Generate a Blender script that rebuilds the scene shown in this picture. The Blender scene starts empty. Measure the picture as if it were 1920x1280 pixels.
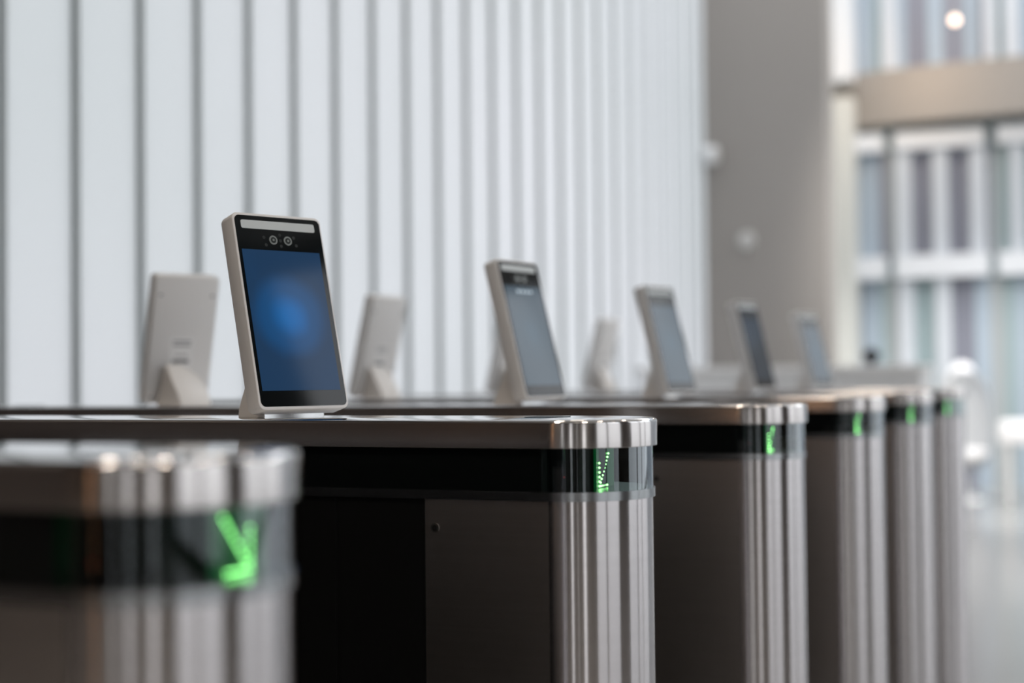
import bpy, bmesh, math, random
from mathutils import Vector, Matrix
random.seed(7)
S = bpy.context.scene
COL = S.collection
PI = math.pi

# ------------------------------------------------------------------ camera
cam_d = bpy.data.cameras.new('camera')
cam = bpy.data.objects.new('camera', cam_d)
COL.objects.link(cam)
FW = Vector((-0.38880461, 0.92096335, 0.02564134))
RT = Vector((0.92112028, 0.38914946, -0.01000646))
UP = Vector((0.0191939, -0.0197282, 0.99962112))
M = Matrix((RT, UP, -FW)).transposed().to_4x4()
M.translation = Vector((0.56623, -1.51850, 1.04284))
cam.matrix_world = M
cam_d.sensor_width = 36
cam_d.lens = 2760.35 / 1920 * 36
cam_d.clip_start = 0.05
cam_d.clip_end = 200
cam_d.dof.use_dof = True
cam_d.dof.focus_distance = 1.70
cam_d.dof.aperture_fstop = 2.25
cam_d.dof.aperture_blades = 0
S.camera = cam

# ------------------------------------------------------------------ exposure
S.view_settings.view_transform = 'Standard'
S.view_settings.look = 'None'
S.view_settings.gamma = 1.0
S.view_settings.use_curve_mapping = False
S.view_settings.exposure = 0.0

# ------------------------------------------------------------------ sky (overcast day)
W = bpy.data.worlds.new('overcast_sky')
S.world = W
W.use_nodes = True
nt = W.node_tree
nt.nodes.clear()
wo = nt.nodes.new('ShaderNodeOutputWorld')
bg = nt.nodes.new('ShaderNodeBackground')
tc = nt.nodes.new('ShaderNodeTexCoord')
sp = nt.nodes.new('ShaderNodeSeparateXYZ')
cr = nt.nodes.new('ShaderNodeValToRGB')
cr.color_ramp.elements[0].position = 0.0
cr.color_ramp.elements[0].color = (0.42, 0.43, 0.42, 1)
cr.color_ramp.elements[1].position = 1.0
cr.color_ramp.elements[1].color = (0.98, 0.98, 1.0, 1)
e = cr.color_ramp.elements.new(0.5); e.color = (0.84, 0.855, 0.87, 1)
mp = nt.nodes.new('ShaderNodeMapRange')
mp.inputs['From Min'].default_value = -0.3
mp.inputs['From Max'].default_value = 0.6
nt.links.new(tc.outputs['Generated'], sp.inputs[0])
nt.links.new(sp.outputs['Z'], mp.inputs['Value'])
nt.links.new(mp.outputs[0], cr.inputs[0])
nt.links.new(cr.outputs[0], bg.inputs[0])
bg.inputs[1].default_value = 2.55
nt.links.new(bg.outputs[0], wo.inputs[0])

# spot lights for the ceiling downlights and the added lounge fill
def spot(name, loc, power, col, size=0.35, ang=110):
    l = bpy.data.lights.new(name, 'SPOT')
    l.energy = power; l.color = col; l.shadow_soft_size = size; l.spot_size = math.radians(ang); l.spot_blend = 0.6
    o = bpy.data.objects.new(name, l); COL.objects.link(o)
    o.location = loc
    return o

# ------------------------------------------------------------------ materials
MATS = {}
def mat(name, base=(.5,.5,.5), rough=.5, metal=0., ior=1.45, emis=None, estr=0., noise=None, bump=None, aniso=None, coat=0.):
    m = bpy.data.materials.new(name); m.use_nodes = True
    n = m.node_tree.nodes; L = m.node_tree.links
    b = n['Principled BSDF']
    b.inputs['Base Color'].default_value = (*base, 1)
    b.inputs['Roughness'].default_value = rough
    b.inputs['Metallic'].default_value = metal
    b.inputs['IOR'].default_value = ior
    b.inputs['Coat Weight'].default_value = coat
    if emis:
        b.inputs['Emission Color'].default_value = (*emis, 1)
        b.inputs['Emission Strength'].default_value = estr
    t = n.new('ShaderNodeTexCoord')
    if noise:      # (scale xyz, amount) colour wear in object space
        sc, amt = noise
        mpn = n.new('ShaderNodeMapping'); mpn.inputs['Scale'].default_value = sc
        nz = n.new('ShaderNodeTexNoise'); nz.inputs['Scale'].default_value = 1; nz.inputs['Detail'].default_value = 3
        L.new(t.outputs['Object'], mpn.inputs[0]); L.new(mpn.outputs[0], nz.inputs[0])
        mx = n.new('ShaderNodeMix'); mx.data_type = 'RGBA'
        mx.inputs[6].default_value = (*[c*(1-amt) for c in base], 1)
        mx.inputs[7].default_value = (*[min(1, c*(1+amt)) for c in base], 1)
        L.new(nz.outputs[0], mx.inputs[0]); L.new(mx.outputs[2], b.inputs['Base Color'])
    if bump:
        sc, st = bump
        mpn = n.new('ShaderNodeMapping'); mpn.inputs['Scale'].default_value = sc
        nz = n.new('ShaderNodeTexNoise'); nz.inputs['Scale'].default_value = 1; nz.inputs['Detail'].default_value = 2
        L.new(t.outputs['Object'], mpn.inputs[0]); L.new(mpn.outputs[0], nz.inputs[0])
        bp = n.new('ShaderNodeBump'); bp.inputs['Strength'].default_value = st; bp.inputs['Distance'].default_value = .001
        L.new(nz.outputs[0], bp.inputs['Height']); L.new(bp.outputs[0], b.inputs['Normal'])
    if aniso is not None:
        # brushed along the horizontal: highlights smear vertically
        cx = n.new('ShaderNodeCombineXYZ'); cx.inputs[2].default_value = 1.
        L.new(cx.outputs[0], b.inputs['Tangent'])
        b.inputs['Anisotropic'].default_value = aniso
    MATS[name] = m
    return m

m_lid_top = mat('polished_steel', (.80, .79, .785), .055, 1., noise=((3, 30, 3), .03))
m_lid_side = mat('brushed_lid_steel', (.57, .54, .53), .20, 1., aniso=.93, noise=((2, 2, 160), .05))
m_steel = mat('brushed_steel', (.53, .505, .51), .19, 1., aniso=.96, noise=((2, 2, 90), .05))
m_steel_dk = mat('brushed_panel_steel', (.56, .52, .50), .28, 1., aniso=.7, noise=((4, 4, 200), .06))
m_ring = mat('grey_trim_metal', (.36, .37, .38), .2, 1., noise=((5, 5, 5), .04))
m_blackgl = mat('black_gloss_acrylic', (.004, .005, .005), .06, 0., 1.45)
m_blackpn = mat('black_side_panel', (.006, .006, .006), .22, 0., 1.4, noise=((3, 3, 3), .2))
m_core = mat('green_haze_board', (.008, .028, .016), .35, 0., 1.5, emis=(.01, .5, .13), estr=.13)  # LED haze inside the tinted cover put in as faint green emission
m_plinth = mat('black_rubber_plinth', (.02, .02, .02), .6, noise=((6, 6, 6), .2))
m_lock = mat('lock_steel', (.35, .34, .33), .3, 1.)
m_hole = mat('lock_keyhole_black', (.003, .003, .003), .5)
m_reader = mat('reader_black_glass', (.02, .03, .035), .08, 0., 1.5)
m_white = mat('white_painted_aluminium', (.84, .83, .825), .38, 0., 1.45, noise=((8, 8, 8), .015))
m_frame = mat('white_bezel', (.88, .88, .89), .3, 0.)
m_glass = mat('black_front_glass', (.004, .006, .007), .05, 0., 1.5)
m_bar = mat('frosted_light_bar', (.62, .66, .67), .35, 0., 1.45)
m_lens = mat('lens_ring_grey', (.30, .32, .31), .25, .6)
m_lensc = mat('lens_dark_glass', (.02, .025, .025), .05, 0., 1.6)
m_ir = mat('infrared_window', (.014, .017, .016), .3)
m_label = mat('white_paper_label', (.88, .88, .88), .5)
m_ink = mat('grey_label_print', (.18, .18, .19), .6)
m_screw = mat('small_screw', (.30, .30, .31), .35, .8)
m_foot = mat('stand_aluminium', (.80, .77, .74), .42, 0., 1.45, noise=((8, 8, 8), .02))
m_footfr = mat('stand_front_metal', (.80, .81, .82), .22, .75)
m_led = mat('green_led', (.1, .8, .2), .4, emis=(.34, 1.0, .28), estr=8.)
m_red = mat('red_indicator', (.3, .02, .02), .4, emis=(1, .03, .05), estr=.08)
m_text = mat('pale_screen_text', (.3, .35, .4), .3, emis=(.6, .75, .85), estr=.45)

def screen_mat(name, centre, edge, strength, ior):
    m = bpy.data.materials.new(name); m.use_nodes = True
    n = m.node_tree.nodes; L = m.node_tree.links; b = n['Principled BSDF']
    b.inputs['Base Color'].default_value = (.006, .010, .016, 1)
    b.inputs['Roughness'].default_value = .06; b.inputs['IOR'].default_value = ior
    t = n.new('ShaderNodeTexCoord')
    mp_ = n.new('ShaderNodeMapping'); mp_.inputs['Location'].default_value = (-.49*1.9, -.53*2.9, 0)
    mp_.inputs['Scale'].default_value = (1.9, 2.9, 0)
    g = n.new('ShaderNodeTexGradient'); g.gradient_type = 'SPHERICAL'
    r = n.new('ShaderNodeValToRGB'); r.color_ramp.interpolation = 'EASE'
    r.color_ramp.elements[0].color = (*edge, 1)
    r.color_ramp.elements[1].color = (*centre, 1); r.color_ramp.elements[1].position = .95
    e2 = r.color_ramp.elements.new(.42); e2.color = tuple(.68*a+.32*b_ for a, b_ in zip((*edge, 1), (*centre, 1)))
    nz = n.new('ShaderNodeTexNoise'); nz.inputs['Scale'].default_value = 1.7
    mm = n.new('ShaderNodeMath'); mm.operation = 'MULTIPLY_ADD'; mm.inputs[1].default_value = .35; mm.inputs[2].default_value = -.16
    ad = n.new('ShaderNodeMath'); ad.operation = 'ADD'
    L.new(t.outputs['UV'], mp_.inputs[0]); L.new(mp_.outputs[0], g.inputs[0])
    L.new(t.outputs['UV'], nz.inputs[0]); L.new(nz.outputs[0], mm.inputs[0])
    L.new(g.outputs['Fac'], ad.inputs[0]); L.new(mm.outputs[0], ad.inputs[1])
    L.new(ad.outputs[0], r.inputs[0]); L.new(r.outputs[0], b.inputs['Emission Color'])
    b.inputs['Emission Strength'].default_value = strength
    return m
m_scr_on = screen_mat('lit_blue_display', (.001, .108, .34), (.011, .036, .085), 1.0, 1.32)
m_scr_dim = screen_mat('dim_blue_grey_display', (.022, .055, .085), (.022, .045, .066), 1.0, 1.6)
m_scr_off = screen_mat('dark_display', (.012, .02, .03), (.012, .02, .03), 1.0, 1.6)

def tint_glass():
    m = bpy.data.materials.new('tinted_end_acrylic'); m.use_nodes = True
    n = m.node_tree.nodes; L = m.node_tree.links
    n.remove(n['Principled BSDF'])
    tr = n.new('ShaderNodeBsdfTransparent'); tr.inputs[0].default_value = (.52, .60, .58, 1)
    gl = n.new('ShaderNodeBsdfGlossy'); gl.inputs['Roughness'].default_value = .02; gl.inputs['Color'].default_value = (.9, .95, 1, 1)
    lw = n.new('ShaderNodeLayerWeight'); lw.inputs[0].default_value = .5
    pw = n.new('ShaderNodeMath'); pw.operation = 'POWER'; pw.inputs[1].default_value = 1.6
    fr = n.new('ShaderNodeMath'); fr.operation = 'MULTIPLY_ADD'; fr.inputs[1].default_value = .72; fr.inputs[2].default_value = .055
    L.new(lw.outputs['Facing'], pw.inputs[0]); L.new(pw.outputs[0], fr.inputs[0])
    mx = n.new('ShaderNodeMixShader')
    L.new(fr.outputs[0], mx.inputs[0]); L.new(tr.outputs[0], mx.inputs[1]); L.new(gl.outputs[0], mx.inputs[2])
    L.new(mx.outputs[0], n['Material Output'].inputs[0])
    return m
m_tint = tint_glass()

def pane_glass(name, tint, ior=1.45):
    m = bpy.data.materials.new(name); m.use_nodes = True
    n = m.node_tree.nodes; L = m.node_tree.links
    n.remove(n['Principled BSDF'])
    tr = n.new('ShaderNodeBsdfTransparent'); tr.inputs[0].default_value = (*tint, 1)
    gl = n.new('ShaderNodeBsdfGlossy'); gl.inputs['Roughness'].default_value = .02
    lw = n.new('ShaderNodeLayerWeight'); lw.inputs[0].default_value = .5
    fr = n.new('ShaderNodeMath'); fr.operation = 'POWER'; fr.inputs[1].default_value = 4.
    L.new(lw.outputs['Facing'], fr.inputs[0])
    mx = n.new('ShaderNodeMixShader')
    L.new(fr.outputs[0], mx.inputs[0]); L.new(tr.outputs[0], mx.inputs[1]); L.new(gl.outputs[0], mx.inputs[2])
    L.new(mx.outputs[0], n['Material Output'].inputs[0])
    return m
m_pane = pane_glass('clear_window_glass', (.90, .91, .92))

def channel_glass():
    m = bpy.data.materials.new('frosted_channel_glass'); m.use_nodes = True
    n = m.node_tree.nodes; L = m.node_tree.links
    n.remove(n['Principled BSDF'])
    t = n.new('ShaderNodeTexCoord')
    mpn = n.new('ShaderNodeMapping'); mpn.inputs['Scale'].default_value = (.3, .35, .5)
    nz = n.new('ShaderNodeTexNoise'); nz.inputs['Scale'].default_value = 1.; nz.inputs['Detail'].default_value = 1
    cr = n.new('ShaderNodeValToRGB')
    cr.color_ramp.elements[0].position = .3; cr.color_ramp.elements[0].color = (.765, .785, .80, 1)
    cr.color_ramp.elements[1].position = .7; cr.color_ramp.elements[1].color = (.82, .825, .85, 1)
    tl = n.new('ShaderNodeBsdfTranslucent')
    di = n.new('ShaderNodeBsdfDiffuse'); di.inputs[0].default_value = (.75, .78, .79, 1)
    gl = n.new('ShaderNodeBsdfGlossy'); gl.inputs['Roughness'].default_value = .18
    mx = n.new('ShaderNodeMixShader'); mx.inputs[0].default_value = .28
    mx2 = n.new('ShaderNodeMixShader'); fr = n.new('ShaderNodeFresnel'); fr.inputs[0].default_value = 1.06
    L.new(t.outputs['Object'], mpn.inputs[0]); L.new(mpn.outputs[0], nz.inputs[0]); L.new(nz.outputs[0], cr.inputs[0])
    L.new(cr.outputs[0], tl.inputs[0])
    L.new(tl.outputs[0], mx.inputs[1]); L.new(di.outputs[0], mx.inputs[2])
    L.new(fr.outputs[0], mx2.inputs[0]); L.new(mx.outputs[0], mx2.inputs[1]); L.new(gl.outputs[0], mx2.inputs[2])
    L.new(mx2.outputs[0], n['Material Output'].inputs[0])
    return m
m_chan = channel_glass()
m_fin = mat('channel_flange_grey_green', (.58, .62, .63), .4)
m_joint = mat('dark_green_joint', (.045, .085, .078), .5)
m_floor = mat('polished_pale_terrazzo', (.35, .35, .345), .16, 0., 1.5, noise=((1.1, 1.1, 1.1), .06))
m_conc = mat('grey_brown_plaster', (.345, .322, .300), .7, noise=((1.2, 1.2, .6), .06))
m_dark = mat('dark_lobby_panelling', (.060, .048, .042), .35, noise=((3, 3, 1), .2))
m_ceil = mat('ceiling_plaster', (.74, .72, .70), .7, noise=((1, 1, 1), .05))
m_brown = mat('brown_clad_pillar', (.06, .046, .040), .4, noise=((2, 2, 1), .1))
m_offw = mat('off_white_pilaster', (.66, .67, .64), .6, noise=((2, 2, 1), .03))
m_wbar = mat('white_facade_frame', (.80, .83, .87), .4, noise=((2, 2, 2), .03))
m_vbar = mat('pale_blue_white_mullion', (.62, .66, .71), .4, noise=((2, 2, 2), .03))
m_beige = mat('beige_facade_band', (.345, .32, .295), .7, noise=((1, 1, 1), .05))
m_blind1 = mat('blue_grey_blind', (.42, .50, .58), .6, noise=((3, 3, .6), .1))
m_blind2 = mat('dark_grey_violet_pane', (.26, .27, .32), .15, 0., 1.5, noise=((1.5, 1.5, .7), .25))
m_blind3 = mat('teal_grey_pane', (.34, .43, .45), .2, 0., 1.5, noise=((1.5, 1.5, .7), .15))
m_pipe = mat('grey_downpipe', (.40, .43, .44), .5)
m_desk = mat('white_desk_laminate', (.80, .79, .78), .35, noise=((2, 2, 2), .02))
m_chair = mat('white_shell_plastic', (.86, .87, .88), .35, noise=((4, 4, 4), .02))
m_globe = mat('opal_globe', (.95, .95, .96), .3, emis=(.95, .96, 1.), estr=.35)
m_cush = mat('white_fabric', (.90, .90, .91), .8, noise=((20, 20, 20), .04))
m_blackm = mat('black_matt_plastic', (.008, .010, .010), .5)
m_device_gr = mat('pale_grey_plastic', (.62, .61, .59), .5)
m_warm = mat('warm_lamp_diffuser', (.9, .8, .7), .5, emis=(1., .72, .55), estr=4.5)
m_white_lamp = mat('white_lamp_diffuser', (.9, .9, .9), .5, emis=(1., .58, .30), estr=.8)
m_strip = mat('warm_strip_diffuser', (.9, .7, .5), .5, emis=(1., .45, .17), estr=1.5)
m_kblue = mat('kiosk_blue_screen', (.02, .05, .09), .1, emis=(.03, .09, .16), estr=1.)

# ------------------------------------------------------------------ object helpers
def obj(name, bm, m, parent=None, smooth=None):
    me = bpy.data.meshes.new(name)
    bm.normal_update()
    bm.to_mesh(me); bm.free()
    for mm in (m if isinstance(m, (list, tuple)) else [m]):
        me.materials.append(mm)
    if smooth:
        for p in me.polygons: p.use_smooth = True
        me.set_sharp_from_angle(angle=math.radians(smooth))
    o = bpy.data.objects.new(name, me); COL.objects.link(o)
    if parent: o.parent = parent
    return o
def empty(name, loc=(0, 0, 0), rz=0, parent=None):
    o = bpy.data.objects.new(name, None); COL.objects.link(o)
    o.location = loc; o.rotation_euler = (0, 0, rz); o.empty_display_size = .1
    if parent: o.parent = parent
    return o
def tag(o, label, cat, group=None):
    o['label'] = label; o['category'] = cat
    if group: o['group'] = group
    return o
def struct(o, label=None):
    o['kind'] = 'structure'
    if label: o['label'] = label
    return o
def box(bm, x0, x1, y0, y1, z0, z1, mi=0):
    v = [bm.verts.new((x, y, z)) for z in (z0, z1) for y in (y0, y1) for x in (x0, x1)]
    for f in ((0, 2, 3, 1), (4, 5, 7, 6), (0, 1, 5, 4), (2, 6, 7, 3), (0, 4, 6, 2), (1, 3, 7, 5)):
        fa = bm.faces.new([v[i] for i in f]); fa.material_index = mi
    return bm
def bx(*a):
    return box(bmesh.new(), *a)
def bevel(bm, w, seg=2, test=None):
    es = [e for e in bm.edges if (test(e) if test else True)]
    bmesh.ops.bevel(bm, geom=es, offset=w, segments=seg, profile=.5, affect='EDGES')
    return bm
def prism(pts, z0, z1):
    """closed outline (counter-clockwise) pulled from z0 to z1"""
    bm = bmesh.new()
    a = [bm.verts.new((x, y, z0)) for x, y in pts]; b = [bm.verts.new((x, y, z1)) for x, y in pts]
    n = len(pts)
    bm.faces.new(a[::-1]); bm.faces.new(b)
    for i in range(n):
        bm.faces.new((a[i], a[(i+1) % n], b[(i+1) % n], b[i]))
    return bm
def loft(rings):
    """rings: list of equal-length point loops"""
    bm = bmesh.new()
    R = [[bm.verts.new(p) for p in r] for r in rings]; n = len(rings[0])
    for k in range(len(R)-1):
        for i in range(n):
            bm.faces.new((R[k][i], R[k][(i+1) % n], R[k+1][(i+1) % n], R[k+1][i]))
    bm.faces.new(R[0][::-1]); bm.faces.new(R[-1])
    return bm
def cyl(bm, c, axis, r, h, seg=24, r2=None):
    """cylinder from c along axis by h"""
    axis = Vector(axis).normalized()
    u = axis.orthogonal().normalized(); v = axis.cross(u)
    r2 = r if r2 is None else r2
    c = Vector(c)
    A = [bm.verts.new(c + (u*math.cos(t)+v*math.sin(t))*r) for t in [2*PI*i/seg for i in range(seg)]]
    B = [bm.verts.new(c + axis*h + (u*math.cos(t)+v*math.sin(t))*r2) for t in [2*PI*i/seg for i in range(seg)]]
    bm.faces.new(A[::-1]); bm.faces.new(B)
    for i in range(seg):
        bm.faces.new((A[i], A[(i+1) % seg], B[(i+1) % seg], B[i]))
    return bm
def rrect(w, h, r, seg=6):
    p = []
    for cx, cy, a0 in ((w/2-r, h/2-r, 0), (-w/2+r, h/2-r, PI/2), (-w/2+r, -h/2+r, PI), (w/2-r, -h/2+r, 3*PI/2)):
        for k in range(seg+1):
            a = a0 + PI/2*k/seg
            p.append((cx+r*math.cos(a), cy+r*math.sin(a)))
    return p
def capsule(xl, xr, R, seg=40):
    p = [(xr+R*math.cos(-PI/2+PI*k/seg), R*math.sin(-PI/2+PI*k/seg)) for k in range(seg+1)]
    p += [(xl+R*math.cos(PI/2+PI*k/seg), R*math.sin(PI/2+PI*k/seg)) for k in range(seg+1)]
    return p
def dcap(x0, xr, R, sgn=1, seg=40):
    """flat at x0, round at xr (sgn=-1 mirrors)"""
    p = [(xr+R*math.cos(-PI/2+PI*k/seg), R*math.sin(-PI/2+PI*k/seg)) for k in range(seg+1)]
    p += [(x0, R), (x0, -R)]
    if sgn < 0:
        p = [(-1.9-x, y) for x, y in p][::-1]
    return p

# ------------------------------------------------------------------ pedestal (turnstile housing)
FL = -.25   # floor level while authoring (lid top at 1)
LT, RB, GB = .0373, .0945, .1065           # lid, band and ring depths below the top
XR, XL = 0.0, -1.9                          # centres of the round ends
def led_dots(x0, y0, sgn, mir=1):
    """diagonal arrow of dots; sgn=-1 points to -Y and down, +1 to +Y and down"""
    bm = bmesh.new()
    tip = (sgn*.020, -.0205)
    pts = [(tip[0]-sgn*.0041*k, tip[1]+.0047*k) for k in range(10)]
    pts += [(tip[0], tip[1]+.0062*k) for k in range(1, 6)]
    pts += [(tip[0]-sgn*.0062*k, tip[1]) for k in range(1, 6)]
    for y, z in pts:
        bmesh.ops.create_icosphere(bm, subdivisions=1, radius=.0015, matrix=Matrix.Translation((x0, y0+y, 1-.0712+z)))
    return bm

def make_pedestal(y, arrow=-1, ax=.041, ay=0.):
    t = empty('turnstile_pedestal', (0, y, 0))
    # lid: rounded top edge, steel sides
    R = .1117
    rings = []
    for dz, dr in ((-LT, -.0006), (-LT+.0006, 0), (-.0048, 0), (-.0030, -.0006), (-.0014, -.0020), (-.0004, -.0036), (0, -.0052)):
        rings.append([(px, py, 1+dz) for px, py in capsule(XL, XR, R+dr)])
    bm = loft(rings)
    bm.faces.ensure_lookup_table()
    for f in bm.faces:
        f.material_index = 1 if f.calc_center_median().z < 1-.0049 else 0
    obj('lid', bm, [m_lid_top, m_lid_side], t, 38)
    # glossy black band along both long sides
    bm = prism([(XL, -.1045), (XR-.01, -.1045), (XR-.01, .1045), (XL, .1045)], 1-RB, 1-LT)
    obj('display_band', bm, m_blackgl, t, 30)
    # clear tinted round ends with the arrow board and the arrow inside
    seg = 48; Rg = .1058
    for s, xc in ((1, XR), (-1, XL)):
        bm = bmesh.new()
        a0 = -PI/2 if s > 0 else PI/2
        pr = None
        for k in range(seg+1):
            a = a0+PI*k/seg
            v0 = bm.verts.new((xc+Rg*math.cos(a), Rg*math.sin(a), 1-RB)); v1 = bm.verts.new((xc+Rg*math.cos(a), Rg*math.sin(a), 1-LT))
            if pr: bm.faces.new((pr[0], v0, v1, pr[1]))
            pr = (v0, v1)
        obj('tinted_end_cover', bm, m_tint, t, 40)
    bm = prism(dcap(XR-.02, XR-.01, .052, 1, 16), 1-RB, 1-LT)
    b2 = bx(ax-.006, ax-.002, ay-.026, ay+.046, 1-RB, 1-LT)
    bd = obj('arrow_board', b2, m_core, t)
    obj('light_core', bm, m_blackpn, t, 40)
    ar = obj('green_arrow', led_dots(ax, ay, arrow), m_led, bd)
    # small red status light behind the band
    bm = bmesh.new(); cyl(bm, (.022, -.1034, 1-.0745), (.2, -1, 0), .0007, .0006, 10); obj('status_light', bm, m_red, t)
    # ring trim
    bm = prism(capsule(XL, XR, .1082), 1-GB, 1-RB)
    bevel(bm, .0013, 2, lambda e: abs(e.verts[0].co.z-e.verts[1].co.z) < 1e-6)
    obj('ring_trim', bm, m_ring, t, 40)
    # end cabinets of brushed steel
    for nm, sg in (('end_cabinet', 1), ('end_cabinet', -1)):
        bm = prism(dcap(-.1793, XR, .1052, sg), FL+.07, 1-GB)
        bm.faces.ensure_lookup_table()
        for f in bm.faces:
            cx = f.calc_center_median().x
            if (sg > 0 and cx < -.005) or (sg < 0 and cx > -1.895): f.material_index = 1
        c = obj(nm, bm, [m_steel, m_steel_dk], t, 40)
        for sy in (-1, 1):
            xx = -.1644 if sg > 0 else -1.9+.1644
            bm = bmesh.new(); cyl(bm, (xx, sy*.1052, 1-.1454), (0, sy, 0), .0062, .0012, 24)
            lk = obj('lock', bm, m_lock, c, 40)
            bm = bmesh.new(); cyl(bm, (xx, sy*.1064, 1-.1454), (0, sy, 0), .0040, .0004, 16); obj('keyhole', bm, m_hole, lk, 40)
    # middle: black panels with a shadow joint
    bm = bx(-1.72, -.1797, -.100, .100, FL+.07, 1-GB)
    obj('centre_body', bm, m_blackpn, t)
    for sy in (-1, 1):
        for x0, x1 in ((-.314, -.1797), (-.944, -.320), (-1.58, -.950), (-1.72, -1.586)):
            bm = bx(x0, x1, min(sy*.1000, sy*.1036), max(sy*.1000, sy*.1036), FL+.072, 1-GB-.001)
            obj('side_panel', bm, m_blackpn, t)
    bm = prism(capsule(XL, XR, .098), FL, FL+.07)
    obj('plinth', bm, m_plinth, t, 40)
    # card reader window set in the lid near the exit end
    for xx in (-.055, -1.9+.055):
        bm = prism([(px+xx, py+.035) for px, py in rrect(.052, .056, .006)], 1-.0005, 1+.0008)
        obj('card_reader', bm, m_reader, t, 40)
    return t

peds = []
PY = [-.9426, 0., 1., 2., 3., 4.]
lab = ['brushed steel turnstile pedestal in the blurred foreground, its green arrow pointing right',
       'sharply focused steel turnstile pedestal carrying the terminal with the glowing blue screen',
       'steel turnstile pedestal directly behind the sharp one, third from the front',
       'steel turnstile pedestal, fourth from the front of the row',
       'steel turnstile pedestal, next to last of the row',
       'farthest steel turnstile pedestal at the end of the row']
for i, y in enumerate(PY):
    p = make_pedestal(y, 1 if i == 0 else -1,   .070 if i == 0 else .041, .006 if i == 0 else 0.)
    tag(p, lab[i], 'turnstile', 'turnstile pedestals in the row')

# ------------------------------------------------------------------ face terminal
# local frame: x along the facing direction, y to the device's left-to-right, z up; origin on the lid below the glass
TILT = math.radians(14.3)
DW, DH, DT = .160, .305, .034
NV = Vector((math.cos(TILT), 0, math.sin(TILT)))       # face normal
UV_ = Vector((-math.sin(TILT), 0, math.cos(TILT)))     # up along the face
def face_pt(u, v, n=0.):
    """u: -..+ across, v: up the face from the glass bottom, n: off the glass"""
    return Vector((0, 0, .0165)) + Vector((0, 1, 0))*u + UV_*v + NV*n
def slab(pts, n0, n1, parent, name, m, smooth=40, uv=False, bev=0., bseg=2):
    bm = bmesh.new()
    a = [bm.verts.new(face_pt(u, v, n0)) for u, v in pts]; b = [bm.verts.new(face_pt(u, v, n1)) for u, v in pts]
    n = len(pts)
    # orientation: +u x +v = y x up = +normal side -> ccw faces towards +n
    bm.faces.new(a[::-1]); top = bm.faces.new(b)
    for i in range(n): bm.faces.new((a[i], a[(i+1) % n], b[(i+1) % n], b[i]))
    if bev:
        es = [e for e in top.edges]
        bmesh.ops.bevel(bm, geom=es, offset=bev, segments=bseg, profile=.5, affect='EDGES')
    bmesh.ops.recalc_face_normals(bm, faces=bm.faces)
    if uv:
        us = [p[0] for p in pts]; vs = [p[1] for p in pts]
        l = bm.loops.layers.uv.new('UVMap')
        for f in bm.faces:
            for lp in f.loops:
                d = lp.vert.co - face_pt(0, 0)
                lp[l].uv = ((d.y-min(us))/(max(us)-min(us)), (d.dot(UV_)-min(vs))/(max(vs)-min(vs)))
    return obj(name, bm, m, parent, smooth)
def off(pts, du, dv): return [(a+du, b+dv) for a, b in pts]
GW, GH = .154, .297
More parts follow.
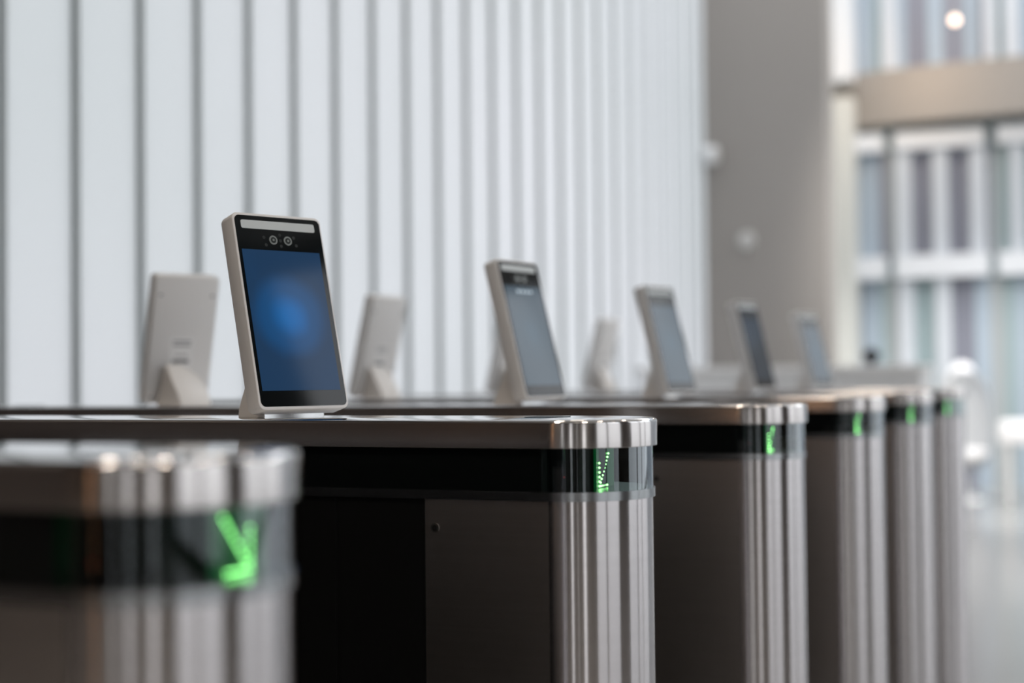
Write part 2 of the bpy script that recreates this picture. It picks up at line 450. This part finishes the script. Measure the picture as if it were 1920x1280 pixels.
def make_terminal(x, y, psi, scr, text=False, stand=0.):
    t = empty('face_terminal', (x, y, 1.0), psi)
    # shell
    bm = bmesh.new()
    rings = []
    for n, ins in ((-DT, .0035), (-DT+.0012, .0012), (-DT+.004, 0), (-.0016, 0), (-.0005, .0006), (0, .0016)):
        rings.append([face_pt(u, v+GH/2, n) for u, v in rrect(DW-2*ins, DH-2*ins, .0105-ins, 8)])
    bm = loft(rings); bmesh.ops.recalc_face_normals(bm, faces=bm.faces)
    body = obj('housing', bm, m_white, t, 40)
    gl = slab(off(rrect(GW-.001, GH-.001, .0085, 8), 0, GH/2), -.001, .0007, t, 'front_glass', m_glass)
    U = lambda a: (a-.5)*GW
    V = lambda b: (1-b)*GH
    lb = off(rrect(.86*GW, .045*GH, .0032, 5), U(.497), V(.049))
    slab(lb, .0006, .0011, t, 'light_bar', m_bar)
    for uc in (.415, .585):
        pts = [(U(uc)+.0072*math.cos(2*PI*k/28), V(.127)+.0072*math.sin(2*PI*k/28)) for k in range(28)]
        ln = slab(pts, .0006, .0014, t, 'camera_lens', m_lens)
        pts = [(U(uc)+.0048*math.cos(2*PI*k/24), V(.127)+.0048*math.sin(2*PI*k/24)) for k in range(24)]
        slab(pts, .0013, .0017, ln, 'lens_glass', m_lensc)
        pts = [(U(uc)+.0019*math.cos(2*PI*k/16), V(.127)+.0019*math.sin(2*PI*k/16)) for k in range(16)]
        slab(pts, .0016, .0020, ln, 'lens_core', m_lens)
    for uc, vc in ((.31, .115), (.325, .155), (.50, .098), (.66, .108), (.68, .15), (.50, .158), (.50, .128)):
        pts = [(U(uc)+.0026*math.cos(2*PI*k/12), V(vc)+.0026*math.sin(2*PI*k/12)) for k in range(12)]
        slab(pts, .0006, .0009, t, 'infrared_led', m_ir)
    sc = [(U(.037), V(.918)), (U(.943), V(.918)), (U(.943), V(.183)), (U(.037), V(.183))]
    s = slab(sc, .0006, .0010, t, 'display', scr, None, True)
    if text:
        for (u0, u1, v0, v1) in ((.33, .42, .232, .212), (.45, .52, .232, .212), (.55, .62, .232, .212), (.65, .72, .232, .212)):
            slab([(U(u0), V(v0)), (U(u1), V(v0)), (U(u1), V(v1)), (U(u0), V(v1))], .0009, .0012, s, 'clock_digits', m_text, None)
    # back: label, print and screws
    lp = slab(off(rrect(.060, .074, .002, 3), 0, .120), -DT-.0006, -DT+.0004, t, 'rating_label', m_label)
    for vv, ww, hh in ((.098, .040, .008), (.112, .030, .002), (.137, .044, .003), (.146, .044, .003)):
        slab(off([(-ww/2, -hh/2), (ww/2, -hh/2), (ww/2, hh/2), (-ww/2, hh/2)], 0, vv), -DT-.0009, -DT-.0005, lp, 'label_print', m_ink, None)
    for uu in (-.064, .064):
        for vv in (.012, .255):
            slab([(uu+.0035*math.cos(2*PI*k/14), vv+.0035*math.sin(2*PI*k/14)) for k in range(14)], -DT-.0006, -DT+.0006, t, 'screw', m_screw)
    # wedge stand
    prof = [(-.028, 0), (-.028, .0100), (-.0318, .0108), (-.0445, .060), (-.0535, .095), (-.0600, .0885), (-.0780, .050), (-.0900, .028), (-.0970, .013), (-.0990, .002), (-.0985, 0)]
    bm = bmesh.new()
    A = [bm.verts.new((a, -.054, b)) for a, b in prof]; B = [bm.verts.new((a, .054, b)) for a, b in prof]
    n = len(prof)
    bm.faces.new(A); bm.faces.new(B[::-1])
    for i in range(n): bm.faces.new((A[i], B[i], B[(i+1) % n], A[(i+1) % n]))
    bmesh.ops.recalc_face_normals(bm, faces=bm.faces)
    for f in bm.faces:
        f.material_index = 1 if f.normal.x > .7 and f.calc_center_median().z < .02 else 0
    es = [e for e in bm.edges if abs(e.verts[0].co.y-e.verts[1].co.y) < 1e-6]
    bmesh.ops.bevel(bm, geom=es, offset=.0012, segments=2, profile=.5, affect='EDGES')
    ws = obj('wedge_stand', bm, [m_foot, m_footfr], t, 30)
    pv = Vector((-.045, 0, 0)); ws.rotation_euler.z = stand; ws.location = pv - Matrix.Rotation(stand, 3, 'Z') @ pv
    # dark rubber pad under the stand
    pad = obj('rubber_pad', bx(-.094, -.032, -.050, .050, -.0001, .0012), m_blackm, t); pad.rotation_euler.z = stand; pad.location = ws.location
    return t

dspec = [
 (-.428, 0, -24.5, m_scr_on, False, 'sharply focused white face terminal with a glowing blue screen on the second pedestal', 'face terminals facing the exit end'),
 (-.437, 1, -10.5, m_scr_dim, True, 'slightly blurred white face terminal with grey-blue screen and pale digits, on the third pedestal', 'face terminals facing the exit end'),
 (-.432, 2, -13, m_scr_dim, False, 'blurred white face terminal with teal-grey screen, on the fourth pedestal', 'face terminals facing the exit end'),
 (-.432, 3, -12, m_scr_off, False, 'blurred face terminal with a dark screen in front of the grey pillar', 'face terminals facing the exit end'),
 (-.432, 4, -17, m_scr_dim, False, 'farthest face terminal, its screen reflecting bright white at the pillar edge', 'face terminals facing the exit end'),
 (-1.396, 1, 150, m_scr_dim, False, 'white face terminal seen from behind, label on its back, left of the focused one', 'face terminals seen from behind'),
 (-1.42, 2, 168, m_scr_dim, False, 'blurred white face terminal seen from behind, midway between two screens facing the viewer', 'face terminals seen from behind'),
 (-1.42, 3, 168, m_scr_dim, False, 'blurred face terminal seen from behind, half hidden by the terminal with pale digits', 'face terminals seen from behind'),
 (-1.42, 4, 170, m_scr_dim, False, 'farthest face terminal seen from behind, on the last pedestal before the pale glass wall', 'face terminals seen from behind'),
]
for x, y, ps, sc, tx, lb_, gr in dspec:
    tag(make_terminal(x, y, math.radians(ps), sc, tx, math.radians(180-ps)*.85 if ps > 90 else 0.), lb_, 'face scanner', gr)

# ------------------------------------------------------------------ room shell
struct(obj('floor', bx(-2.84, 9.0, -9.0, 16.3, FL-.1, FL), m_floor))
# left wall of frosted channel glass
WX, WP, WY0 = -2.84, .38, 2.0277
w = empty('window_1'); struct(w, 'wall of tall frosted glass channels with dark green joints')
for k in range(-3, 24):
    y0 = WY0 + k*WP; y1 = y0+WP
    obj('glass_channel', bx(WX-.012, WX, y0+.003, y1-.003, FL+.05, 6.5), m_chan, w)
    obj('joint', bx(WX-.03, WX+.001, y0-.003, y0+.003, FL+.05, 6.5), m_joint, w)
    obj('flange', bx(WX, WX+.026, y0+.003, y0+.012, FL+.05, 6.5), m_fin, w)
struct(obj('trim_1', bx(WX-.04, WX+.05, .88, 11.1, FL, FL+.05), m_ring))
struct(obj('wall_left', bx(WX-.2, WX, -9, .88, FL, 6.5), m_dark))
struct(obj('wall_left_far', bx(WX-.2, WX, 11.16, 16.3, FL, 8.), m_offw))
# pillar at the end of the glass wall
struct(obj('wall_pillar', bx(WX+.01, -1.735, 11.0, 11.35, FL, 8.), m_conc))
# pale pilaster behind it
struct(obj('wall_pilaster', bx(-2.6, -2.30, 15.6, 16.0, FL, 4.35), m_offw))
struct(obj('wall_upper_pilaster', bx(-2.75, -2.30, 15.55, 16.0, 4.55, 8.), m_wbar))
# behind the camera: dark panelling with narrow daylight slots
def bb():
    b = bmesh.new(); xs = [-2.84, .2, .4, 2.0, 2.5, 3.6, 3.75, 5.2, 6.2, 9.0]
    for i in range(0, len(xs)-1, 2): box(b, xs[i], xs[i+1], -9.2, -9.0, FL, 6.5)
    for i in range(1, len(xs)-1, 2): box(b, xs[i], xs[i+1], -9.2, -9.0, 4.2, 6.5)
    return b
struct(obj('wall_back', bb(), m_dark))
struct(obj('ceiling', bx(-2.84, 9.0, -9.0, 8.0, 6.5, 6.7), m_ceil))

# warm vertical light strip on the panelling behind the viewer
c = empty('wall_light', (-1.85, -9.0, 0))
obj('lamp_housing', bx(-.10, .10, 0, .04, FL+.1, 5.2), m_plinth, c)
obj('light_diffuser', bx(-.06, .06, .04, .06, FL+.15, 5.15), m_strip, c)
tag(c, 'tall warm vertical light strip on the dark panelling', 'lamp')

# right wall: glazing between dark piers
def right_window(idx, y0, y1, n, z0=FL+.1, z1=6.3):
    r = empty('window_%d' % idx); struct(r, 'tall lobby window with white mullions')
    for k in range(n+1):
        y = y0+(y1-y0)*k/n
        obj('mullion', bx(8.9, 9.02, y-.05, y+.05, z0, z1), m_wbar, r)
    for k in range(n):
        a = y0+(y1-y0)*k/n; b = y0+(y1-y0)*(k+1)/n
        obj('pane', bx(8.97, 8.975, a+.05, b-.05, z0, z1), m_pane, r)
    obj('transom', bx(8.9, 9.02, y0, y1, 2.7, 2.8), m_wbar, r)
bm = bmesh.new()
box(bm, 8.9, 9.1, -9, 16.3, FL, FL+.1); box(bm, 8.9, 9.1, -9, 16.3, 6.3, 6.7)
box(bm, 8.6, 9.1, -.7, 2.2, FL+.1, 6.3); box(bm, 8.8, 9.1, -4.3, -3.9, FL+.1, 6.3); box(bm, 8.8, 9.1, -9, -7.5, FL+.1, 6.3)
box(bm, 8.8, 9.1, 5.4, 5.8, FL+.1, 6.3); box(bm, 8.8, 9.1, 8.4, 8.7, FL+.1, 6.3)
struct(obj('wall_right', bm, m_brown))
right_window(2, -7.5, -4.3, 5); right_window(3, -3.9, -.7, 6); right_window(4, 2.2, 5.4, 5); right_window(5, 5.8, 8.4, 3); right_window(6, 8.7, 16.2, 7)

# ------------------------------------------------------------------ far facade (Y = 16)
def fbox(x0, x1, z0, z1, y0=16., y1=16.12): return bx(x0, x1, y0, y1, z0, z1)
# beige band, bulging a little toward the lobby
bm = bmesh.new()
pts = []
for k in range(25):
    x = -2.60+(9-(-2.60))*k/24*1.0
    pts.append(x)
N = 40
lo = []
for k in range(N+1):
    s = k/N
    x = -2.62 + 11.6*s
    y = 16.0 - .40*(1-math.exp(-max(0, x+2.62)*1.3))
    lo.append((x, y))
rg = [[(x, y, z) for x, y in lo] for z in (4.02, 4.66)]
A = [bm.verts.new(p) for p in rg[0]]; B = [bm.verts.new(p) for p in rg[1]]
C = [bm.verts.new((x, 16.1, 4.02)) for x, y in lo]; D = [bm.verts.new((x, 16.1, 4.66)) for x, y in lo]
for k in range(N):
    bm.faces.new((A[k], A[k+1], B[k+1], B[k])); bm.faces.new((B[k], B[k+1], D[k+1], D[k])); bm.faces.new((C[k], C[k+1], A[k+1], A[k]))
struct(obj('trim_2', bm, m_beige, smooth=40), 'curved beige facade band between two rows of windows')
# glazing rows. X positions from left to right: (x0, x1, material)
def row(idx, z0, z1, items, lab_):
    r = empty('window_%d' % idx); struct(r, lab_)
    for x0, x1, kind in items:
        if kind == 'w': obj('frame_bar', bx(x0, x1, 15.93, 16.06, z0, z1), m_vbar, r)
        else: obj('pane', bx(x0, x1, 16.04, 16.08, z0, z1), {'b': m_blind1, 'd': m_blind2, 't': m_blind3, 'p': m_pipe}[kind], r)
X = lambda px: -2.37 + (px-1600)*(.626/100) + ((px-1600)/100)**2*-.0015
def items(seq): return [(X(a), X(b), k) for a, b, k in seq]
top = [(1608, 1642, 'b'), (1642, 1660, 't'), (1660, 1688, 'w'), (1688, 1704, 'b'), (1704, 1744, 'd'), (1744, 1772, 'b'), (1772, 1812, 'd'), (1812, 1836, 'b'), (1836, 1848, 'd'), (1848, 1870, 'w'), (1870, 1884, 't'), (1884, 1912, 'w'), (1912, 1960, 'b')]
mid = [(1590, 1608, 'd'), (1608, 1648, 'b'), (1648, 1664, 'd'), (1664, 1682, 'p'), (1682, 1710, 'w'), (1710, 1750, 'd'), (1750, 1778, 'w'), (1778, 1818, 'd'), (1818, 1846, 'w'), (1846, 1852, 'd'), (1852, 1868, 'p'), (1868, 1890, 't'), (1890, 1914, 'w'), (1914, 1960, 't')]
low = [(1600, 1614, 'd'), (1614, 1648, 'b'), (1648, 1662, 't'), (1662, 1684, 'p'), (1684, 1712, 'w'), (1712, 1752, 't'), (1752, 1780, 'w'), (1780, 1822, 'd'), (1822, 1850, 'b'), (1850, 1874, 'p'), (1874, 1896, 't'), (1896, 1916, 'b'), (1916, 1960, 't')]
def extend(seq):
    s = items(seq); x = s[-1][1]; k = 0
    pat = [('w', .17), ('d', .28), ('w', .17), ('t', .28), ('p', .1)]
    while x < 9:
        kd, wd = pat[k % 5]; s.append((x, min(9, x+wd), kd)); x += wd; k += 1
    return s
row(7, 4.66, 7.6, extend(top), 'upper row of far facade windows with white and blue-grey bars')
row(8, 2.46, 3.72, extend(mid), 'middle row of far facade windows, tall dark panes between white bars')
row(9, FL, 2.20, extend(low), 'ground row of far facade windows, pale bars down to the floor')
# white header and sill pieces, broken by the downpipes
for z0, z1, ylo, segs in ((3.72, 3.93, 15.86, ((1590, 1662), (1682, 1846), (1868, 2900))), (2.20, 2.46, 15.80, ((1588, 1664), (1682, 1852), (1868, 2900)))):
    for a, b in segs:
        x1 = min(9, X(b) if b < 2000 else 9)
        struct(obj('trim_%d' % (3+len([o for o in COL.objects if o.name.startswith('trim_')])), bx(X(a), x1, ylo, 16.06, z0, z1), m_wbar), 'white horizontal facade bar')
struct(obj('wall_far', bx(-2.62, 9, 16.08, 16.3, FL, 8), m_blind3), 'far facade wall behind the window rows')

# ------------------------------------------------------------------ things in the background
# dome camera on the pillar edge
c = empty('security_camera', (-2.81, 10.9, 3.05))
bm = bmesh.new(); cyl(bm, (-.02, .1, 0), (0, -1, 0), .055, .03, 24); obj('mount', bm, m_device_gr, c, 40)
bm = bmesh.new(); cyl(bm, (-.08, .03, .0), (1, -.25, -.05), .080, .21, 24); bevel(bm, .02, 3, lambda e: (e.verts[0].co-e.verts[1].co).length < .05); obj('camera_body', bm, m_chair, c, 50)
bm = bmesh.new(); cyl(bm, (.120, -.022, -.01), (1, -.25, -.05), .050, .012, 24); obj('lens', bm, m_device_gr, c, 40)
tag(c, 'small white cylindrical security camera on the left edge of the grey pillar', 'camera')
c = empty('wall_sounder', (-2.452, 11.0, 2.273))
bm = bmesh.new(); cyl(bm, (0, 0, 0), (0, -1, 0), .080, .03, 32, .074); obj('sounder_base', bm, m_device_gr, c, 40)
bm = bmesh.new(); cyl(bm, (0, -.03, 0), (0, -1, 0), .05, .015, 32, .04); obj('sounder_cap', bm, m_device_gr, c, 40)
tag(c, 'round pale grey disc mounted on the face of the grey pillar', 'alarm')
# reception desk
c = empty('reception_desk', (-1.75, 9.3, FL))
bm = bx(-1.05, 1.05, -.30, -.25, .08, 1.34); obj('front_panel', bm, m_desk, c)
obj('counter_top', bevel(bx(-1.08, 1.08, -.38, .12, 1.34, 1.38), .006, 2), m_desk, c)
obj('side_panel', bx(-1.05, -1.0, -.25, .35, .08, 1.34), m_desk, c); obj('side_panel', bx(1.0, 1.05, -.25, .35, .08, 1.34), m_desk, c)
obj('work_surface', bx(-1.0, 1.0, -.25, .40, .90, .94), m_desk, c); obj('kick_plate', bx(-1.0, 1.0, -.24, .33, 0, .08), m_plinth, c)
tag(c, 'long white reception desk behind the farthest pedestals, below the grey pillar', 'desk')
# black webcam ball on the desk
c = empty('desk_camera', (-1.085, 9.2, 1.13))
bm = bmesh.new(); bmesh.ops.create_uvsphere(bm, u_segments=24, v_segments=14, radius=.06, matrix=Matrix.Translation((0, 0, .070))); obj('camera_ball', bm, m_blackm, c, 60)
bm = bmesh.new(); cyl(bm, (0, 0, 0), (0, 0, 1), .03, .012, 20); cyl(bm, (0, 0, .010), (0, 0, 1), .010, .02, 12); obj('base', bm, m_blackm, c, 40)
tag(c, 'small black ball-shaped camera standing on the white reception desk', 'camera')

# white lounge chair at the end of the pedestal row
def lathe(bm, prof, seg=32, a0=0, a1=2*PI, c=(0, 0, 0)):
    rows = []
    full = abs(a1-a0-2*PI) < 1e-6
    n = seg if full else seg+1
    for r, z in prof:
        rows.append([bm.verts.new((c[0]+r*math.cos(a0+(a1-a0)*k/seg), c[1]+r*math.sin(a0+(a1-a0)*k/seg), c[2]+z)) for k in range(n)])
    for i in range(len(rows)-1):
        for k in range(n if full else n-1):
            bm.faces.new((rows[i][k], rows[i][(k+1) % n], rows[i+1][(k+1) % n], rows[i+1][k]))
    return bm
c = empty('egg_chair', (-.93, 14.0, FL), math.radians(-60))
bm = bmesh.new()
lathe(bm, [(.10, .34), (.20, .37), (.255, .46), (.275, .62), (.28, .82), (.27, 1.02), (.235, 1.2), (.17, 1.30), (.08, 1.35)], 28, math.radians(60), math.radians(300))
bmesh.ops.solidify(bm, geom=bm.faces[:], thickness=.03)
bmesh.ops.recalc_face_normals(bm, faces=bm.faces); obj('shell', bm, m_chair, c, 60)
bm = bmesh.new(); lathe(bm, [(.001, .40), (.19, .40), (.235, .44), (.24, .50), (.20, .54), (.001, .55)], 28); obj('seat_cushion', bm, m_cush, c, 60)
bm = bmesh.new(); cyl(bm, (0, 0, .02), (0, 0, 1), .025, .36, 16); obj('pedestal_leg', bm, m_chair, c, 40)
bm = bmesh.new(); cyl(bm, (0, 0, 0), (0, 0, 1), .20, .02, 32, .18); obj('foot_disc', bm, m_chair, c, 40)
tag(c, 'white high-backed round lounge chair standing past the last pedestal', 'chair')
c = empty('globe_lamp', (-1.0, 14.6, FL))
bm = bmesh.new(); bmesh.ops.create_uvsphere(bm, u_segments=28, v_segments=16, radius=.13, matrix=Matrix.Translation((0, 0, 1.31))); obj('globe', bm, m_globe, c, 60)
bm = bmesh.new(); cyl(bm, (0, 0, .02), (0, 0, 1), .015, 1.17, 12); obj('stem', bm, m_chair, c, 40)
bm = bmesh.new(); cyl(bm, (0, 0, 0), (0, 0, 1), .13, .02, 28, .12); obj('base', bm, m_chair, c, 40)
tag(c, 'white globe on a thin stem just left of the white lounge chair', 'lamp')
c = empty('white_bench', (-.05, 13.7, FL))
obj('seat', bevel(bx(-.50, .95, -.28, .28, .60, .84), .04, 3), m_cush, c, 40)
for lx in (-.40, .85):
    obj('leg_frame', bevel(bx(lx-.02, lx+.02, -.24, .24, 0, .60), .004, 1), m_desk, c)
tag(c, 'thick white bench at the right edge beside the lounge chair', 'bench')
# slim dark kiosk near the glass wall
c = empty('information_kiosk', (-2.33, 5.6, FL), math.radians(200))
obj('post', bevel(bx(-.03, .03, -.03, .03, .02, 1.10), .004, 1), m_blackm, c)
obj('foot_plate', bx(-.13, .13, -.13, .13, 0, .02), m_blackm, c)
k_ = obj('display_case', bevel(bx(-.025, .025, -.09, .09, 1.09, 1.47), .006, 2), m_blackm, c)
obj('display', bx(.0248, .0262, -.075, .075, 1.12, 1.44), m_kblue, c)
tag(c, 'slim dark standing kiosk with blue screen against the frosted glass wall', 'kiosk')
# pendant lamp high in front of the far windows, warm light
c = empty('pendant_lamp', (-1.05, 15.0, 4.99))
bm = bmesh.new(); bmesh.ops.create_uvsphere(bm, u_segments=24, v_segments=14, radius=.042, matrix=Matrix.Translation((0, 0, 0))); obj('bulb', bm, m_warm, c, 60)
bm = bmesh.new(); cyl(bm, (0, 0, .038), (0, 0, 1), .016, .05, 12); obj('socket', bm, m_device_gr, c, 40)
bm = bmesh.new(); cyl(bm, (0, 0, .1), (0, 0, 1), .004, 2.6, 8); obj('cord', bm, m_device_gr, c, 40)
tag(c, 'small glowing warm pendant lamp high in front of the upper windows', 'lamp')
l = bpy.data.lights.new('pendant_glow', 'POINT'); l.energy = 22; l.color = (1, .72, .48); l.shadow_soft_size = .08
o = bpy.data.objects.new('pendant_glow', l); COL.objects.link(o); o.parent = c; o.location = (-.5, -.25, -.45)

# added fill spotlight, out of view, to brighten the white lounge chair
c = empty('added_lounge_spot', (.6, 7.8, 6.5))
bm = bmesh.new(); cyl(bm, (0, 0, -.12), (0, 0, 1), .012, .12, 12); obj('bracket', bm, m_blackm, c, 40)
bm = bmesh.new(); cyl(bm, (0, -.09, -.10), (0, .7, -.6), .055, .20, 24); obj('spot_head', bm, m_blackm, c, 40)
tag(c, 'added black spotlight at the lobby ceiling edge, out of view, brightening the lounge corner', 'ceiling light')
s_ = spot('lounge_fill_beam', (0, .12, -.30), 2200, (1, .96, .92), .25, 44); s_.parent = c
s_.rotation_euler = (Vector((-.5, 13.6, .4))-Vector((.6, 7.9, 6.2))).to_track_quat('-Z', 'Y').to_euler()

# ceiling downlights over the turnstiles and the lobby (most are only seen in reflections)
n_ = 0
for yy in (-6.5, -3.5, -.5, 3.0, 6.5):
    for xx in (-1.0, 2.6, 6.0):
        d = empty('ceiling_downlight', (xx, yy, 6.5))
        bm = bmesh.new(); cyl(bm, (0, 0, -.03), (0, 0, 1), .16, .03, 28); obj('trim_ring', bm, m_device_gr, d, 40)
        bm = bmesh.new(); cyl(bm, (0, 0, -.034), (0, 0, 1), .13, .004, 28); obj('diffuser', bm, m_white_lamp, d, 40)
        s_ = spot('downlight_beam', (0, 0, -.06), 310 if yy < -3 else (170 if yy > 5 else 70), (1, .86, .72)); s_.parent = d
        tag(d, 'round warm ceiling downlight above the lobby', 'ceiling light', 'ceiling downlights')

# ------------------------------------------------------------------ to metres: everything above was laid out with the lid at 1 and the floor at -.25
KS = .8
for me in bpy.data.meshes: me.transform(Matrix.Scale(KS, 4))
for o in COL.objects:
    if o.type == 'CAMERA': continue
    if o.parent is None: o.location.z += .25
    o.location = o.location*KS
    if o.parent is None and o.type == 'MESH':      # keep the origin at the object's base instead of the world origin
        o.data.transform(Matrix.Translation(o.location)); o.location = (0, 0, 0)
for l in bpy.data.lights:
    l.energy *= KS*KS
    l.shadow_soft_size *= KS
